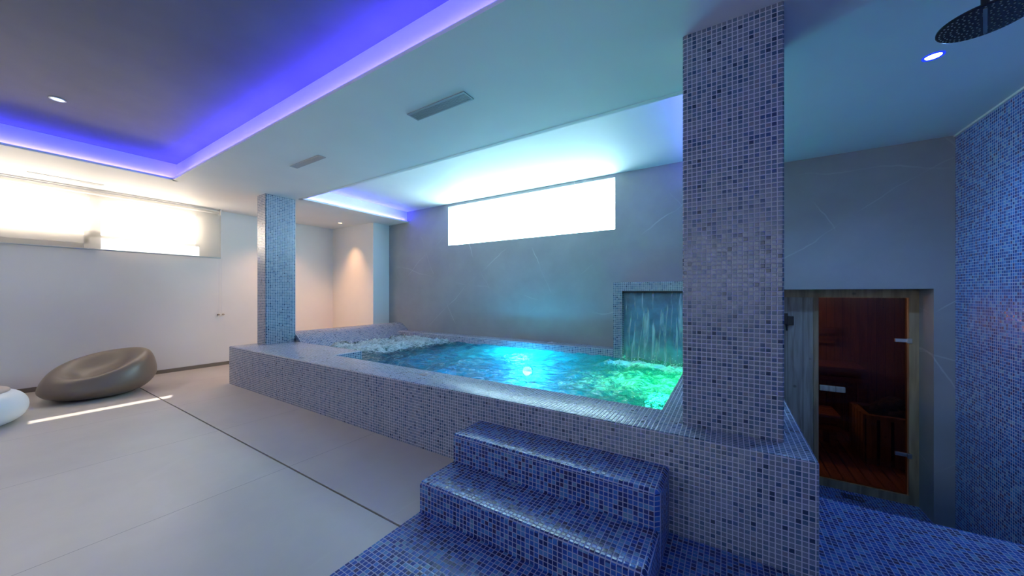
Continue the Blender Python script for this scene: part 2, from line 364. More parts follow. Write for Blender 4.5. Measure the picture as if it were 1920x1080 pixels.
def copy_tree(o, parent=None):
    c = o.copy(); col.objects.link(c); c.parent = parent
    for ch in [x for x in col.objects if x.parent == o]: copy_tree(ch, c)
    return c
def BM(): return bmesh.new()
def B1(*b):
    bm = BM()
    for q in (b if isinstance(b[0], (tuple, list)) else [b]): box(bm, *q)
    return bm
def smooth_by_angle(o, ang=35):
    me = o.data
    for p in me.polygons: p.use_smooth = True
    me.set_sharp_from_angle(angle=R(ang))

# ------------------------------------------------------------------ floor
PX0, PX1, PY0 = -5.65, .322, 1.89              # outer faces of the pool block
MX = -1.437                                     # edge between stone and mosaic
EDGE = 2.69                                     # end of the upper floor on the shower side
# the dark open joint along the room is a slot between two floor slabs
bm = BM(); grid_solid(bm, [XL, MX], [YR, 1.193], lambda x, y: True, -.06, 0); struct('floor', bm, M['stone_floor'])
bm = BM(); grid_solid(bm, [XL, PX0, MX], [1.205, PY0, YB], lambda x, y: not (x > PX0 and y > PY0), -.06, 0); struct('floor', bm, M['stone_floor'])
struct('trim_1', B1(XL, MX, 1.193, 1.205, -.06, -.012), M['dark'])
bm = BM(); grid_solid(bm, [MX, PX1, XR], [YR, PY0, EDGE], lambda x, y: not (x < PX1 and y > PY0), -.06, 0)
struct('floor', bm, M['mosaic_blue'])
bm = BM(); box(bm, PX1, XR, EDGE, 4.9, LOW-.06, LOW); struct('floor', bm, M['mosaic_blue'])
# flight of mosaic steps leading down to the sauna
bm = BM()
for k in range(1, 5):
    box(bm, PX1, XR, EDGE+.28*(k-1), EDGE+.28*k, LOW, -.17*k)
tag(obj('steps', bm, M['mosaic_blue'], base=True), 'blue mosaic steps going down to the sauna door', 'steps')
struct('wall_landing', B1(PX1, XR, EDGE-.08, EDGE, LOW, -.06), M['mosaic_blue'])

# ------------------------------------------------------------------ walls
# left wall with the long high window
WY0, WY1, WZ0, WZ1 = -1.7, 2.02, 1.95, 2.47
bm = BM()
grid_solid(bm, [YR, WY0, .94, WY1, YB], [-.06, 1.785, WZ0, WZ1, REC+.1],
           lambda y, z: not (WY0 < y < WY1 and WZ0 < z < WZ1) and not (.94 < y < WY1 and 1.785 < z < WZ0), XL-.12, XL, 'x')
struct('wall_left', bm, M['plaster'])
# alcove return wall and white pier beside the pool
struct('wall_alcove', B1(XL, -5.83, 4.23, YB+.02, -.06, CEIL+.02), M['plaster'])
# back wall with window and sauna opening
OX0, OX1, OZ1 = .36, 1.553, 1.243
bx0, bx1, bz0, bz1 = -4.23, -1.271, 2.055, 2.745
bm = BM()
grid_solid(bm, [-5.83, bx0, bx1, OX0, OX1, XR+.1], [LOW-.06, 0-.06, OZ1, bz0, bz1, REC+.1],
           lambda x, z: not (bx0 < x < bx1 and bz0 < z < bz1) and not (OX0 < x < OX1 and z < OZ1), YB, YB+.4, 'y')
struct('wall_back', bm, M['stone_wall'])
struct('wall_right', B1(XR, XR+.12, YR, YB, LOW-.06, REC+.1), M['mosaic_blue_lit'])
bm = BM(); grid_solid(bm, [XL, -2.6, 1.3, XR], [-.06, 1.0, 2.35, REC+.1], lambda x, z: not (-2.6 < x < 1.3 and 1 < z < 2.35), YR-.12, YR, 'y')
struct('wall_rear', bm, M['plaster'])
w3 = thing('fill_window_rear', (-.65, YR-.06, 1.0), None, None); tag(w3, kind='structure')  # added window, out of view, lights the fronts from behind the camera
obj('pane', B1(-2.6, 1.3, YR-.09, YR-.08, 1.0, 2.35), M['fill_pane_rear'], w3)
obj('frame', B1((-2.6, 1.3, YR-.08, YR-.02, 1.0, 1.06), (-2.6, 1.3, YR-.08, YR-.02, 2.29, 2.35), (-2.6, -2.54, YR-.08, YR-.02, 1.06, 2.29), (1.24, 1.3, YR-.08, YR-.02, 1.06, 2.29), (-.68, -.62, YR-.08, YR-.02, 1.06, 2.29)), M['white'], w3)
bm = BM(); box(bm, XL, XL+.012, YR, 4.23, 0, .055); box(bm, XL, -5.83, 4.218, 4.23, 0, .055); struct('baseboard_left', bm, M['skirting'])
# grout bead where the mosaic meets the ceiling
struct('trim_2', B1(XR-.012, XR, YR, YB, CEIL-.014, CEIL), M['white'])

# ------------------------------------------------------------------ ceiling with two recesses
RB = (-5.75, .7, -2.9, 1.40)      # big recess (wall planes)
RP = (-5.30, -.10, 2.60, YB)      # recess over the pool
inr = lambda x, y, r: r[0] < x < r[1] and r[2] < y < r[3]
bm = BM()
grid_solid(bm, [XL, RB[0], RP[0], RP[1], RB[1], XR], [YR, RB[2], RB[3], RP[2], YB],
           lambda x, y: not inr(x, y, RB) and not inr(x, y, RP), CEIL, REC)
struct('ceiling', bm, M['plaster'])
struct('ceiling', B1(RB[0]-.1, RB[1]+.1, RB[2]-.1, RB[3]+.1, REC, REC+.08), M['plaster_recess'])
struct('ceiling', B1(RP[0]-.1, RP[1]+.1, RP[2]-.1, RP[3], REC, REC+.08), M['plaster'])
def ledge(r, w, sides):
    """thin shelf around a recess with a small upstand that hides the strip"""
    x0, x1, y0, y1 = r; bm = BM(); z0, z1, zu = CEIL-.002, CEIL+.012, CEIL+.022
    def bar(a, b, c, d, side):
        box(bm, a, b, c, d, z0, z1)
        if side == 'L': box(bm, b-.006, b, c, d, z1, zu)
        if side == 'R': box(bm, a, a+.006, c, d, z1, zu)
        if side == 'F': box(bm, a, b, d-.006, d, z1, zu)
        if side == 'B': box(bm, a, b, c, c+.006, z1, zu)
    if 'L' in sides: bar(x0, x0+w, y0, y1, 'L')
    if 'R' in sides: bar(x1-w, x1, y0, y1, 'R')
    if 'F' in sides: bar(x0, x1, y0, y0+w, 'F')
    if 'B' in sides: bar(x0, x1, y1-w, y1, 'B')
    return bm
struct('trim_3', ledge(RB, .045, 'LRFB'), M['plaster'])
struct('trim_4', ledge(RP, .045, 'LRF'), M['plaster'])
def led(r, side, label, group='violet light strips in the ceiling recesses'):
    x0, x1, y0, y1 = r; z0, z1 = CEIL+.013, CEIL+.019; a, b = .022, .036
    q = {'L': (x0+a, x0+b, y0+.05, y1-.05), 'R': (x1-b, x1-a, y0+.05, y1-.05), 'F': (x0+.05, x1-.05, y0+a, y0+b), 'B': (x0+.05, x1-.05, y1-b, y1-a)}[side]
    o = obj('led_strip', B1(*q, z0, z1), M['led'], base=True); tag(o, label, 'light strip', group)
led(RB, 'L', 'violet light strip in the large ceiling recess, side nearest the blind')
led(RB, 'B', 'violet light strip in the large ceiling recess, long side towards the pool')
led(RB, 'R', 'violet light strip at the hidden right end of the large recess')
led(RP, 'L', 'violet light strip at the short left end of the recess over the pool')
led(RP, 'R', 'violet light strip behind the big pillar at the right end of the pool recess')

# ------------------------------------------------------------------ windows
w1 = thing('window_1', (XL, .2, WZ0), None, None); tag(w1, kind='structure')
obj('pane', B1((XL-.03, XL-.02, WY0, .90, WZ0, WZ1), (XL-.03, XL-.02, .97, WY1, WZ0, WZ1)), M['pane_left'], w1)
bm = B1((XL-.02, XL+.02, WY0, WY1, WZ1-.04, WZ1), (XL-.02, XL+.02, WY0, WY1, WZ0, WZ0+.04), (XL-.02, XL+.07, .885, .985, WZ0, WZ1), (XL-.02, XL+.07, .84, .985, 1.80, 2.03), (XL-.02, XL+.07, WY0, .885, 1.86, 1.97),
        (XL-.02, XL+.02, WY1-.05, WY1, WZ0, WZ1), (XL-.02, XL+.02, -.45, -.38, WZ0, WZ1))
obj('frame', bm, M['white'], w1)
w2 = thing('window_2', (-2.75, YB+.2, bz0), None, None); tag(w2, kind='structure')
obj('pane', B1(bx0, bx1, YB+.18, YB+.19, bz0, bz1), M['pane'], w2)
# roller blind
bl = thing('roller_blind', (XL+.15, .2, 1.777), 'white translucent roller blind glowing in front of the left window', 'blind')
bm = B1(XL+.148, XL+.15, -1.75, 2.25, 1.79, CEIL-.04); obj('fabric', bm, M['blind'], bl)
bm = B1(XL+.140, XL+.158, -1.75, 2.25, 1.772, 1.79); bevel_sharp(bm, .004); obj('bottom_bar', bm, M['vent'], bl)
bm = B1(XL+.03, XL+.16, -1.80, -1.74, CEIL-.09, CEIL); obj('bracket', bm, M['white'], bl)
bm = B1(XL+.03, XL+.16, 2.245, 2.256, CEIL-.09, CEIL); obj('bracket', bm, M['white'], bl)
bm = BM(); cyl(bm, (XL+.10, .25, CEIL-.045), .03, 3.98, 'y', 20); obj('roller_tube', bm, M['white'], bl, smooth=False)
for yy in (2.262, 2.30):
    bm = BM(); tube(bm, [(XL+.03, yy, CEIL-.05), (XL+.03, yy, .86)], .0022, 6); obj('cord', bm, M['white'], bl)
for yy in (2.262, 2.325):
    bm = BM(); cyl(bm, (XL+.02, yy, .85), .013, .04, 'x', 16); bevel_sharp(bm, .003); tag(obj('cord_holder', bm, M['cushion'], bl), 'small beige cord holder on the wall')

# ------------------------------------------------------------------ pool
IX0, IX1, IY0, IY1 = -3.82, -.345, 2.262, 4.35   # inner faces
NX0, NY0 = -5.12, 2.61                            # the jet corner reaches further left
pool = thing('pool', (-2.66, 3.2, 0), 'raised hot tub pool clad in small grey and blue mosaic', 'pool')
bm = BM()
def decks(x, y):
    if IX0 < x < IX1 and IY0 < y < IY1: return False
    if NX0-.2 < x <= IX0 and NY0 < y < IY1: return False
    if x < NX0-.1 and y > NY0: return False
    if y > IY1 and -1.21 < x < -.2: return False
    return True
grid_solid(bm, [PX0, NX0-.2, IX0, -1.21, IX1, -.2, PX1], [PY0, IY0, NY0, IY1, YB], decks, -.5, DECK)
bevel_sharp(bm, .010, 2, lambda e: all(v.co.z > DECK-.001 for v in e.verts) or (abs(e.verts[0].co.x-e.verts[1].co.x) < .001 and abs(e.verts[0].co.y-e.verts[1].co.y) < .001 and e.verts[0].co.y < 2))
sur = obj('surround', bm, M['mosaic_light'], pool, smooth=False); smooth_by_angle(sur, 50)
bm = BM(); box(bm, PX1-.03, PX1, EDGE, YB, LOW, -.5); obj('side_wall', bm, M['mosaic_light'], pool)
bm = B1((IX0, IX1, IY0, IY1, -.52, -.48), (NX0-.5, IX0+.0, NY0, IY1, -.5, .02)); obj('basin', bm, M['mosaic_blue'], pool)
# curved headrest ridge at the far left end, swept along Y
prof = [(-5.65, 0), (-5.65, .56)]
for k in range(1, 7):
    a = R(180-15*k); prof.append((-5.59+.06*math.cos(a), .575+.055*math.sin(a)))
prof += [(-5.53, .633), (-5.48, .626), (-5.43, .610), (-5.38, .582), (-5.33, .545), (-5.28, .505), (-5.235, .46), (-5.19, .42), (-5.15, .375), (-5.12, .30), (-5.12, .0), (-5.12, -.2)]
bm = BM(); uvl = bm.loops.layers.uv.verify()
y0, y1 = NY0, YB
A = [bm.verts.new((x, y0, z)) for x, z in prof]; Bv = [bm.verts.new((x, y1, z)) for x, z in prof]
s = [0]
for p, q in zip(prof, prof[1:]): s.append(s[-1]+math.hypot(q[0]-p[0], q[1]-p[1]))
for k in range(len(prof)-1):
    f = bm.faces.new([A[k], A[k+1], Bv[k+1], Bv[k]])
    for l, (u, v) in zip(f.loops, [(y0, s[k]), (y0, s[k+1]), (y1, s[k+1]), (y1, s[k])]): l[uvl].uv = (u+30, v+30)
for q in (A, Bv):
    cap = bm.faces.new(q)
    for l in cap.loops: l[uvl].uv = (l.vert.co.x+30, l.vert.co.z+30)
bot = bm.faces.new([A[0], A[-1], Bv[-1], Bv[0]])
rg = obj('headrest_ridge', bm, M['mosaic_light'], pool, uv=False); smooth_by_angle(rg, 40)
# recessed push-button plates on the rim
def button(x, y, z, name='push_button'):
    bm = BM(); box(bm, x-.055, x+.055, y-.045, y+.045, z, z+.004); bevel_sharp(bm, .002)
    p = obj('button_plate', bm, M['shell'], pool)
    bm = BM(); cyl(bm, (x, y, z+.009), .016, .010, 'z', 20); bevel_sharp(bm, .003); obj('push_button', bm, M['steel'], p)
def at(px, py, z):
    th = R(32.1); u = (px-960)/646; w = (550.5-py)/646
    d = Vector((-math.sin(th)+u*math.cos(th), math.cos(th)+u*math.sin(th), w)); t = (z-CAMH)/w
    return Vector((0, 0, CAMH))+d*t
p = at(800, 702, DECK); button(p.x, p.y, DECK)
button(-2.13, 4.47, DECK)
# wall lamps below the waterline
for i, (x, y, z, c, e) in enumerate(POOL_LIGHTS):
    ax = 'y' if i < 2 else 'x'
    bm = BM(); cyl(bm, (x, IY1-.012, z) if i < 2 else (IX1-.012, y, z), .085, .024, ax, 32); lp = obj('lamp_ring', bm, M['steel'], pool)
    bm = BM(); cyl(bm, (x, IY1-.028, z) if i < 2 else (IX1-.028, y, z), .065, .01, ax, 32); obj('lens', bm, M['pl%d' % i], lp)
# jets in the bench wall
for jy in (2.95, 3.4, 3.85):
    bm = BM(); cyl(bm, (-5.11, jy, .16), .035, .02, 'x', 20); obj('jet_nozzle', bm, M['steel'], pool)

# water surface
WL = .40
def wave(x, y):
    p = Vector((x, y, 0))
    jet = max(0, 1-abs((x+4.65)/.95)**2.4) * min(1, max(0, (y-2.6)/.35)) if x < -3.6 else 0
    tail = max(0, 1-abs((x+3.75)/.9)) * (.35+.5*max(0, (y-2.9)/1.4)) if x > -4.6 else 0
    fx, fy = x+.72, y-4.02
    fall = math.exp(-((max(0, abs(fx)-.36))/.16)**2-((fy)/.17)**2)
    wash = math.exp(-(max(0, abs(x+.62)-.25)/.55)**2-((y-3.25)/.75)**2)
    far = .5*math.exp(-((x+1.7)/.7)**2-((y-2.75)/.45)**2)
    n1 = noise.fractal(p*3.2, .8, 2.1, 5); n2 = noise.fractal(p*8+Vector((3, 1, 5)), .8, 2.1, 4); n3 = noise.turbulence(p*16, 4, False)
    z = WL + .026*n1 + .012*n2
    z += jet*(.012+.016*n3+.02*n2+.03*n1) + tail*.018*n2 + fall*(.01+.03*n3+.015*n2) + wash*.012*n2
    foam = .44*min(1, jet)+.26*tail+.42*fall+.34*wash+.34*far+.06*n1+.10
    return z, foam
bm = BM(); st = .018
fl_ = {}
xs = [NX0-.12+st*i for i in range(int((IX1-NX0+.12)/st)+2)]; ys = [IY0+st*j for j in range(int((4.42-IY0)/st)+1)]
grid = {}
for i, x in enumerate(xs):
    x = min(x, IX1)
    for j, y in enumerate(ys):
        if y > IY1+.001 and not -1.1 < x < -.34: continue
        if x < IX0 and y < NY0: continue
        z, fo = wave(x, y); v = bm.verts.new((x, y, z)); grid[i, j] = v; fl_[(i, j)] = fo
foams = []
for (i, j), v in grid.items():
    foams.append(fl_[i, j])
    if (i+1, j) in grid and (i, j+1) in grid and (i+1, j+1) in grid:
        bm.faces.new([v, grid[i+1, j], grid[i+1, j+1], grid[i, j+1]])
water = obj('pool_water', bm, M['water'], smooth=True, uv=False, fixn=False)
at_ = water.data.attributes.new('foam', 'FLOAT', 'POINT'); at_.data.foreach_set('value', foams)
tag(water, 'turquoise pool water, foaming at the jets and glowing green below the waterfall', 'water', kind='stuff')
# droplets thrown up by the jets
bm = BM()
for k in range(420):
    x = random.uniform(-5.0, -3.75); y = random.uniform(2.75, 4.3); z = WL+.03+random.expovariate(1/.035)
    r = random.uniform(.002, .006)
    bmesh.ops.create_icosphere(bm, subdivisions=1, radius=r, matrix=Matrix.Translation((x, y, z)))
for k in range(160):
    x = random.uniform(-1.1, -.36); y = random.gauss(4.0, .1); z = WL+.02+random.expovariate(1/.03)
    bmesh.ops.create_icosphere(bm, subdivisions=1, radius=random.uniform(.002, .005), matrix=Matrix.Translation((x, min(y, 4.25), z)))
tag(obj('water_spray', bm, simple('spray', (.85, .92, .95), .2), smooth=True, uv=False), 'white droplets thrown up over the foaming pool water', 'water spray', kind='stuff')

# ------------------------------------------------------------------ waterfall wall
wf = thing('waterfall_wall', (-.71, 4.45, DECK), 'blue mosaic waterfall block against the grey stone wall', 'waterfall')
FX0, FX1, FY = -1.21, -.205, 4.30
bm = BM()
grid_solid(bm, [FX0, FX0+.105, FX1-.105, FX1], [-.5, .3, 1.232, 1.338], lambda x, z: z > 1.232 or z < .3 or x < FX0+.105 or x > FX1-.105, FY, YB, 'y')
bevel_sharp(bm, .008, 2, lambda e: e.verts[0].co.z > 1.33 and e.verts[1].co.z > 1.33)
obj('frame', bm, M['mosaic_light'], wf)
obj('back_panel', B1(FX0+.10, FX1-.10, 4.40, 4.58, .25, 1.24), M['fall_stone'], wf)
bm = B1((FX0+.11, FX1-.11, 4.315, 4.40, 1.208, 1.214), (FX0+.11, FX1-.11, 4.315, 4.40, 1.226, 1.232)); tag(obj('spout', bm, M['black'], wf), 'dark slot the water pours from')
# falling sheet
bm = BM(); uvl = bm.loops.layers.uv.verify(); nx, nz_ = 70, 40
G = []
for j in range(nz_+1):
    t = j/nz_; row = []
    for i in range(nx+1):
        s_ = i/nx
        x = (FX0+.115)+.012*t*1.2 + (FX1-.115-FX0-.115)*s_
        y = 4.36-.20*math.sqrt(t)*1.0-.05*t + .012*t**.5*noise.noise(Vector((x*14, t*1.5, 0)))
        z = 1.22-(1.22-WL+.02)*t
        row.append((bm.verts.new((x, y, z)), (s_*.8, t*.8)))
    G.append(row)
for j in range(nz_):
    for i in range(nx):
        q = [G[j+1][i], G[j+1][i+1], G[j][i+1], G[j][i]]
        f = bm.faces.new([a for a, _ in q])
        for l, (_, uv) in zip(f.loops, q): l[uvl].uv = uv
tag(obj('falling_water', bm, M['sheet'], smooth=True, uv=False, fixn=False), 'thin sheet of water falling from the mosaic block into the pool', 'waterfall', kind='stuff')

# ------------------------------------------------------------------ steps
def step(name, y0, y1, z1, parent):
    xa, xb, c, h = MX, -.252, .022, .020
    bm = BM()
    pts = [(xa, y0), (xb-c, y0), (xb, y0+c), (xb, y1), (xa, y1)]
    lo = [bm.verts.new((x, y, 0)) for x, y in pts]; hi = [bm.verts.new((x, y, z1)) for x, y in pts]
    n = len(pts)
    for i in range(n): bm.faces.new([lo[i], lo[(i+1) % n], hi[(i+1) % n], hi[i]])
    bm.faces.new(lo); bm.faces.new(hi)
    es = [e for e in bm.edges if all(v.co.z > z1-.001 for v in e.verts) and not all(abs(v.co.y-y1) < .001 for v in e.verts) and not all(abs(v.co.x-xa) < .001 for v in e.verts)]
    bmesh.ops.bevel(bm, geom=es, offset=.014, segments=1, affect='EDGES')
    o = obj(name, bm, M['mosaic_blue'], parent)
steps = thing('steps', (-.84, 1.6, 0), 'deep blue mosaic steps up to the pool rim', 'steps')
step('step', 1.338, 1.612, .163, steps); step('step', 1.612, PY0, .331, steps)

# ------------------------------------------------------------------ pillars
def pillar(x0, x1, y0, y1, z0, name, label):
    bm = BM(); box(bm, x0, x1, y0, y1, z0, CEIL); bevel_sharp(bm, .006, 1, lambda e: abs(e.verts[0].co.z-e.verts[1].co.z) > 1)
    tag(obj(name, bm, M['mosaic_light'], base=True), label, 'pillar')
pillar(-.207, .224, 2.055, 2.49, DECK, 'mosaic_pillar', 'wide mosaic pillar in the foreground on the right end of the pool rim')
pillar(-5.648, -5.40, 2.215, 2.608, DECK, 'mosaic_pillar', 'slim mosaic pillar on the far left end of the pool rim')

# ------------------------------------------------------------------ ceiling fittings
def vent(p, q, w, n, label, mat=M['vent']):
    """linear grille, long axis p->q along X or Y"""
    (xa, ya), (xb, yb) = p, q
    t = thing('air_vent', ((xa+xb)/2, (ya+yb)/2, CEIL), label, 'vent', 'linear air grilles in the ceiling')
    along_x = abs(xb-xa) > abs(yb-ya); z0, z1 = CEIL-.006, CEIL
    if along_x:
        x0, x1 = sorted((xa, xb)); y0, y1 = ya-w/2, ya+w/2
    else:
        y0, y1 = sorted((ya, yb)); x0, x1 = xa-w/2, xa+w/2
    f = .012
    obj('frame', B1((x0, x1, y0, y0+f, z0, z1), (x0, x1, y1-f, y1, z0, z1), (x0, x0+f, y0+f, y1-f, z0, z1), (x1-f, x1, y0+f, y1-f, z0, z1)), mat, t)
    obj('backing', B1(x0+f, x1-f, y0+f, y1-f, z1-.001, z1), M['dark'], t)
    for k in range(n):
        if along_x:
            a = y0+f+(y1-y0-2*f)*(k+.5)/n; obj('slat', B1(x0+f, x1-f, a-.004, a+.004, z0+.001, z1-.001), mat, t)
        else:
            a = x0+f+(x1-x0-2*f)*(k+.5)/n; obj('slat', B1(a-.004, a+.004, y0+f, y1-f, z0+.001, z1-.001), mat, t)
vent((-2.09, 1.868), (-1.525, 1.868), .112, 7, 'slatted grey ceiling vent nearer the camera, wider of the pair above the pool rim')
vent((-4.015, 1.916), (-3.45, 1.916), .078, 5, 'small slatted grey ceiling vent between the recess corner and the slim pillar')
vent((-6.755, .385), (-6.755, .955), .095, 4, 'pale slatted ceiling vent just above the glowing roller blind', M['white'])

def downlight(x, y, zc, label, lens, r=.033, ring=M['white']):
    t = thing('downlight', (x, y, zc), label, 'ceiling light')
    bm = BM(); n = 32
    prof = [(r+.010, 0), (r+.009, -.005), (r+.001, -.006), (r-.002, .0), (r-.006, .012)]
    rings = [[bm.verts.new((x+a*math.cos(2*math.pi*k/n), y+a*math.sin(2*math.pi*k/n), zc+b)) for k in range(n)] for a, b in prof]
    for A_, B_ in zip(rings, rings[1:]):
        for k in range(n): bm.faces.new([A_[k], A_[(k+1) % n], B_[(k+1) % n], B_[k]])
    obj('trim_ring', bm, ring, t, smooth=True, uv=False)
    bm = BM(); cyl(bm, (x, y, zc-.001), r-.003, .002, 'z', 32); obj('lens', bm, lens, t)
downlight(-6.416, 3.917, CEIL, 'warm glowing recessed spotlight in the alcove corner ceiling', M['warm_lens'])
downlight(-6.46, 3.08, CEIL, 'recessed ceiling spotlight peeking out behind the slim pillar', M['dark'])
downlight(1.01, 2.996, CEIL, 'small blue-white spotlight in the ceiling beside the shower head', M['cool_lens'], .036, M['ring_blue'])
downlight(-4.646, .412, REC, 'small spotlight in the dark ceiling of the large recess', M['dim_lens'], .036)

# ------------------------------------------------------------------ shower head
hx, hy, hz, hr = .829, 2.068, 2.24, .121
sh = thing('shower_head', (hx, hy, hz), 'round dark rain shower head hanging from the ceiling', 'shower head')
bm = BM(); n = 64
prof = [(.001, .030), (.022, .028), (.04, .016), (hr-.006, .009), (hr, .005), (hr, 0), (hr-.003, -.002), (.001, -.002)]
rings = [[bm.verts.new((hx+a*math.cos(2*math.pi*k/n), hy+a*math.sin(2*math.pi*k/n), hz+b)) for k in range(n)] for a, b in prof]
for A_, B_ in zip(rings, rings[1:]):
    for k in range(n): bm.faces.new([A_[k], A_[(k+1) % n], B_[(k+1) % n], B_[k]])
smooth_by_angle(obj('disc', bm, M['chrome'], sh), 30)
bm = BM(); cyl(bm, (hx, hy, (hz+.02+CEIL)/2), .011, CEIL-hz-.02, 'z', 24); obj('pipe', bm, M['chrome'], sh, smooth=False)
bm = BM(); cyl(bm, (hx, hy, CEIL-.006), .032, .012, 'z', 32); bevel_sharp(bm, .002); obj('ceiling_flange', bm, M['chrome'], sh)
bm = BM(); cyl(bm, (hx, hy, hz+.035), .019, .03, 'z', 24); bevel_sharp(bm, .003); obj('swivel_joint', bm, M['chrome'], sh)
bm = BM()
for ring, rad in enumerate([.018, .034, .050, .066, .082, .098, .110]):
    m_ = 6+6*ring
    for k in range(m_):
        a_ = 2*math.pi*k/m_+ring*.2
        bmesh.ops.create_uvsphere(bm, u_segments=8, v_segments=5, radius=.0027, matrix=Matrix.Translation((hx+rad*math.cos(a_), hy+rad*math.sin(a_), hz-.0025)))
tag(obj('nozzle', bm, M['nozzle'], sh, smooth=True), 'small grey rubber nozzles', kind='stuff')
d = Vector((hx, hy, 0)).normalized(); c = d.cross(Vector((0, 0, 1)))
bm = BM(); cc = Vector((hx, hy, hz-.004))
v = [bm.verts.new(cc+d*a+c*b+Vector((0, 0, e))) for e in (-.001, .0015) for a, b in ((-.10, -.005), (.10, -.005), (.10, .005), (-.10, .005))]
for f in ((0, 1, 2, 3), (7, 6, 5, 4), (0, 4, 5, 1), (1, 5, 6, 2), (2, 6, 7, 3), (3, 7, 4, 0)): bm.faces.new([v[i] for i in f])
obj('reflection_strip', bm, M['nozzle'], sh)  # added strip imitating a reflected streak, laid along the line of sight

# ------------------------------------------------------------------ lounge chair and pouf
cx, cy = -6.30, .865
bm = BM(); nu, nv = 72, 48
bdir = Vector((-.62, .78))
def chair_pt(phi, s_):
    psi = -math.pi/2+math.pi*s_
    c_, sn = math.cos(psi), math.sin(psi)
    rho = max(0, c_)**.42
    zf = .5*(1+math.copysign(abs(sn)**.5, sn))
    lx, ly = math.cos(phi), math.sin(phi)
    taper = 1-.20*max(0, zf-.35)/.65
    x, y = .425*lx*rho*taper, .485*ly*rho*taper
    x -= .02*zf; y += .03*zf
    t_ = x*bdir.x+y*bdir.y
    H = .46+.34*t_-.08*max(0, t_-.25)
    q_ = max(0, (.55-zf)/.55)**1.7; x *= 1-.26*q_; y *= 1-.24*q_
    z = H*zf
    if sn > 0:
        dx, dy = x+.005, y-.045
        u_ = dx*bdir.x+dy*bdir.y; w_ = -dx*bdir.y+dy*bdir.x
        q = ((u_+.03)/(.27))**2+(w_/.25)**2
        z -= .20*math.exp(-q**1.6)*min(1, sn*1.6)
        z -= .03*math.exp(-((u_+.26)/.14)**2-(w_/.2)**2)*min(1, sn*1.6)
    return Vector((cx+x, cy+y, max(0, z)))
rings = []
for j in range(1, nv):
    s_ = j/nv
    s_ = s_ if s_ < .5 else .5+.5*((s_-.5)/.5)**.9
    rings.append([bm.verts.new(chair_pt(2*math.pi*k/nu, s_)) for k in range(nu)])
lo = bm.verts.new(chair_pt(0, 0)); hi = bm.verts.new(chair_pt(0, 1))
for A_, B_ in zip(rings, rings[1:]):
    for k in range(nu): bm.faces.new([A_[k], A_[(k+1) % nu], B_[(k+1) % nu], B_[k]])
for k in range(nu):
    bm.faces.new([lo, rings[0][(k+1) % nu], rings[0][k]]); bm.faces.new([hi, rings[-1][k], rings[-1][(k+1) % nu]])
ch = obj('lounge_chair', bm, M['taupe'], smooth=True, base=True)
tag(ch, 'taupe pebble-shaped moulded lounge chair against the left wall', 'chair')
md = ch.modifiers.new('s', 'SUBSURF'); md.levels = 1; md.render_levels = 1

def lathe(bm, cx, cy, prof, n=64):
    rings = [[bm.verts.new((cx+a*math.cos(2*math.pi*k/n), cy+a*math.sin(2*math.pi*k/n), b)) for k in range(n)] for a, b in prof]
    for A_, B_ in zip(rings, rings[1:]):
        for k in range(n): bm.faces.new([A_[k], A_[(k+1) % n], B_[(k+1) % n], B_[k]])
px_, py_ = -5.75, -.085
pf = thing('pouf', (px_, py_, 0), 'low round white pouf cut by the left edge of the photo', 'pouf')
bm = BM(); prof = [(.001, 0), (.30, 0)]
for k in range(0, 17):
    a = R(-80+10*k); prof.append((.285+.145*math.cos(a), .15+.15*math.sin(a)))
prof += [(.28, .298), (.001, .298)]
lathe(bm, px_, py_, prof); obj('shell', bm, M['pouf'], pf, smooth=True, uv=False)
bm = BM(); lathe(bm, px_, py_, [(.001, .296), (.315, .290), (.325, .297), (.325, .308), (.315, .317), (.28, .322), (.001, .326)])
tag(obj('cushion', bm, M['cushion'], pf, smooth=True), 'flat beige cushion top')

# ------------------------------------------------------------------ sauna
SY = 4.90
struct('wall_sauna_back', B1(-.4, 2.2, 6.95, 7.0, LOW, 1.3), M['sauna_wood'])
struct('wall_sauna_right', B1(2.1, 2.15, SY+.12, 6.95, LOW, 1.3), wood('sauna_wood_side', (.36, .20, .10), (.20, .10, .05), .09, axis='Y'))
struct('wall_sauna_left', B1(-.4, -.35, SY+.12, 6.95, LOW, 1.3), M['sauna_wood'])
struct('wall_sauna_front', B1((-.35, OX0, YB+.4, SY+.12, LOW, 1.3), (OX1, 2.1, YB+.4, SY+.12, LOW, 1.3), (OX0, OX1, YB+.4, SY+.12, OZ1, 1.3)), M['sauna_wood'])
struct('ceiling', B1(-.4, 2.15, SY+.12, 7.0, 1.3, 1.34), M['sauna_wood'])
struct('floor', B1(-.4, 2.15, SY, 7.0, LOW-.06, LOW), M['dark'])
dr = thing('door_1', ((OX0+OX1)/2, SY, LOW), None, None); tag(dr, kind='structure')
DX0, DX1, DZ0, DZ1 = .828, 1.482, -.765, 1.155
bm = B1((OX0, OX1, SY-.02, SY+.06, DZ1+.004, OZ1), (OX0, OX1, SY-.02, SY+.06, LOW, DZ0-.004), (DX1+.006, OX1, SY-.02, SY+.06, DZ0-.004, DZ1+.004), (DX0-.045, DX0-.006, SY-.02, SY+.06, DZ0-.004, DZ1+.004))
obj('frame', bm, M['frame_wood'], dr)
obj('side_panel', B1(OX0, DX0-.045, SY, SY+.04, DZ0-.004, DZ1+.004), M['pine'], dr)
gl = obj('glass_panel', B1(DX0, DX1, SY+.005, SY+.013, DZ0, DZ1), M['bronze_glass'], dr)
bm = B1((DX0+.0, DX0+.205, SY-.035, SY-.005, .165, .225)); bevel_sharp(bm, .008); tag(obj('handle', bm, M['pine'], dr), 'pale wooden door handle')
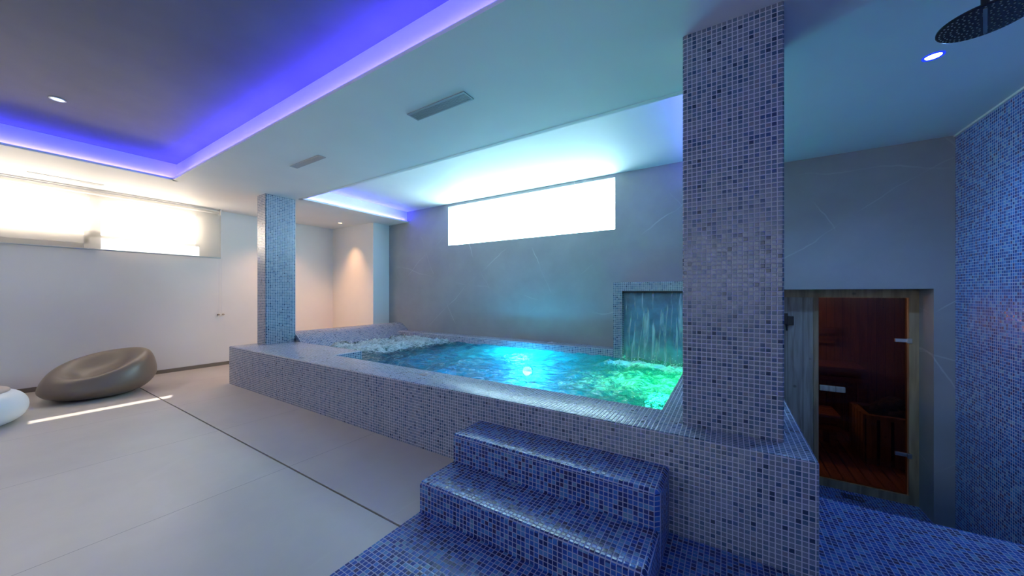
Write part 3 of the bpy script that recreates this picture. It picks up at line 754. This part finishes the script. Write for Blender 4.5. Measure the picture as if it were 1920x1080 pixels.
for z in (.74, -.375):
    bm = B1((DX1-.085, DX1+.004, SY-.012, SY+.018, z-.017, z+.017), (DX1-.008, DX1+.024, SY-.034, SY-.012, z-.024, z+.024)); bevel_sharp(bm, .003)
    obj('hinge', bm, M['steel'], dr)
th_ = thing('thermostat', (.57, SY, .9), 'black control box with a lever on the pale sauna side panel', 'thermostat')
bm = B1((.505, .612, SY-.045, SY, .85, .95)); bevel_sharp(bm, .004); obj('housing', bm, M['black'], th_)
bm = B1((.50, .555, SY-.075, SY-.045, .86, .985)); bevel_sharp(bm, .004); obj('knob', bm, M['black'], th_)
bm = BM(); tube(bm, [(.548, SY-.05, .87), (.55, SY-.05, .79)], .008); obj('lever', bm, M['black'], th_)
# duckboard
db = thing('duckboard', (.9, 5.9, LOW), 'slatted wooden duckboard on the sauna floor', 'floor grid')
for k in range(22):
    x = -.3+.105*k; obj('slat', B1(x, x+.088, SY+.14, 6.9, LOW+.022, LOW+.045), M['board_wood'], db)
for y in (5.2, 5.95, 6.7): obj('cross_batten', B1(-.3, 2.0, y, y+.04, LOW, LOW+.022), M['board_wood'], db)
# benches
def bench(y0, y1, z, x1, label):
    t = thing('sauna_bench', ((x1-.3)/2, (y0+y1)/2, LOW), label, 'bench')
    k = 0; y = y0
    while y+.085 <= y1+.001:
        obj('slat', B1(-.34, x1, y, y+.085, z-.028, z), M['bench_wood'], t); y += .10
    obj('fascia', B1((-.34, x1, y0+.012, y0+.034, z-.10, z-.035), (-.34, x1, y0+.012, y0+.034, z-.20, z-.13)), M['bench_wood'], t)
    for x in (-.28, x1-.09):
        for yy in (y0+.05, y1-.07): obj('leg', B1(x, x+.06, yy, yy+.045, LOW+.045, z-.028), M['bench_wood'], t)
bench(6.30, 6.92, .20, 1.56, 'upper slatted wooden sauna bench along the back wall')
bench(5.75, 6.25, -.32, 1.18, 'lower slatted wooden sauna bench in front of the upper one')
br = thing('backrest', (.6, 6.93, .45), 'wooden backrest rails on the sauna back wall', 'backrest')
for z in (.46, .60): obj('rail', B1(-.3, 1.35, 6.90, 6.925, z, z+.09), M['bench_wood'], br)
for x in (-.1, .9): obj('upright', B1(x, x+.05, 6.925, 6.95, .42, .72), M['bench_wood'], br)
# heater with guard and stones
ht = thing('sauna_heater', (1.72, 6.05, LOW), 'stone-filled sauna heater inside a slatted wooden guard', 'sauna heater')
GX0, GX1, GY0, GY1, GZ = 1.38, 2.08, 5.70, 6.28, -.235
obj('heater_box', B1(GX0+.10, GX1-.06, GY0+.12, GY1-.08, LOW+.12, GZ-.02), M['black'], ht)
for q in ((GX0, GX1, GY0, GY0+.045, GZ-.05, GZ), (GX0, GX0+.045, GY0+.045, GY1-.045, GZ-.05, GZ), (GX0, GX1, GY1-.045, GY1, GZ-.05, GZ),
          (GX0+.01, GX1, GY0+.012, GY0+.04, LOW+.06, LOW+.11), (GX0+.01, GX0+.04, GY0+.045, GY1, LOW+.06, LOW+.11)):
    obj('guard_rail', B1(*q), M['frame_wood'], ht)
for k in range(6):
    x = GX0+.01+k*.115; obj('guard_slat', B1(x, x+.085, GY0-.018, GY0, LOW+.05, GZ-.005), M['frame_wood'], ht)
for k in range(5):
    y = GY0+.01+k*.115; obj('guard_slat', B1(GX0-.018, GX0, y, y+.085, LOW+.05, GZ-.005), M['frame_wood'], ht)
for k in range(46):
    a_, r_ = random.uniform(0, 6.28), random.uniform(0, 1)**.5
    x = 1.73+.24*r_*math.cos(a_); y = 6.0+.18*r_*math.sin(a_); z = GZ-.02+.15*(1-r_**2)+random.uniform(-.02, .03)
    bm = BM(); bmesh.ops.create_icosphere(bm, subdivisions=2, radius=random.uniform(.038, .058), matrix=Matrix.Translation((x, y, z)))
    for v in bm.verts: v.co += (v.co-Vector((x, y, z)))*.35*noise.noise(v.co*17+Vector((k, 0, 0)))
    obj('stone', bm, M['rock'], ht, smooth=True)
# small drain at the sauna threshold
gd = thing('floor_drain', (1.06, 4.75, LOW), 'small dark drain grate in front of the sauna door', 'drain')
obj('grate_frame', B1((.98, 1.14, 4.70, 4.712, LOW, LOW+.004), (.98, 1.14, 4.788, 4.80, LOW, LOW+.004), (.98, .992, 4.712, 4.788, LOW, LOW+.004), (1.128, 1.14, 4.712, 4.788, LOW, LOW+.004)), M['black'], gd)
for k in range(5): obj('grate_bar', B1(1.0+.026*k, 1.01+.026*k, 4.712, 4.788, LOW, LOW+.003), M['black'], gd)
for o in col.objects:
    if '_w' in o: del o['_w']
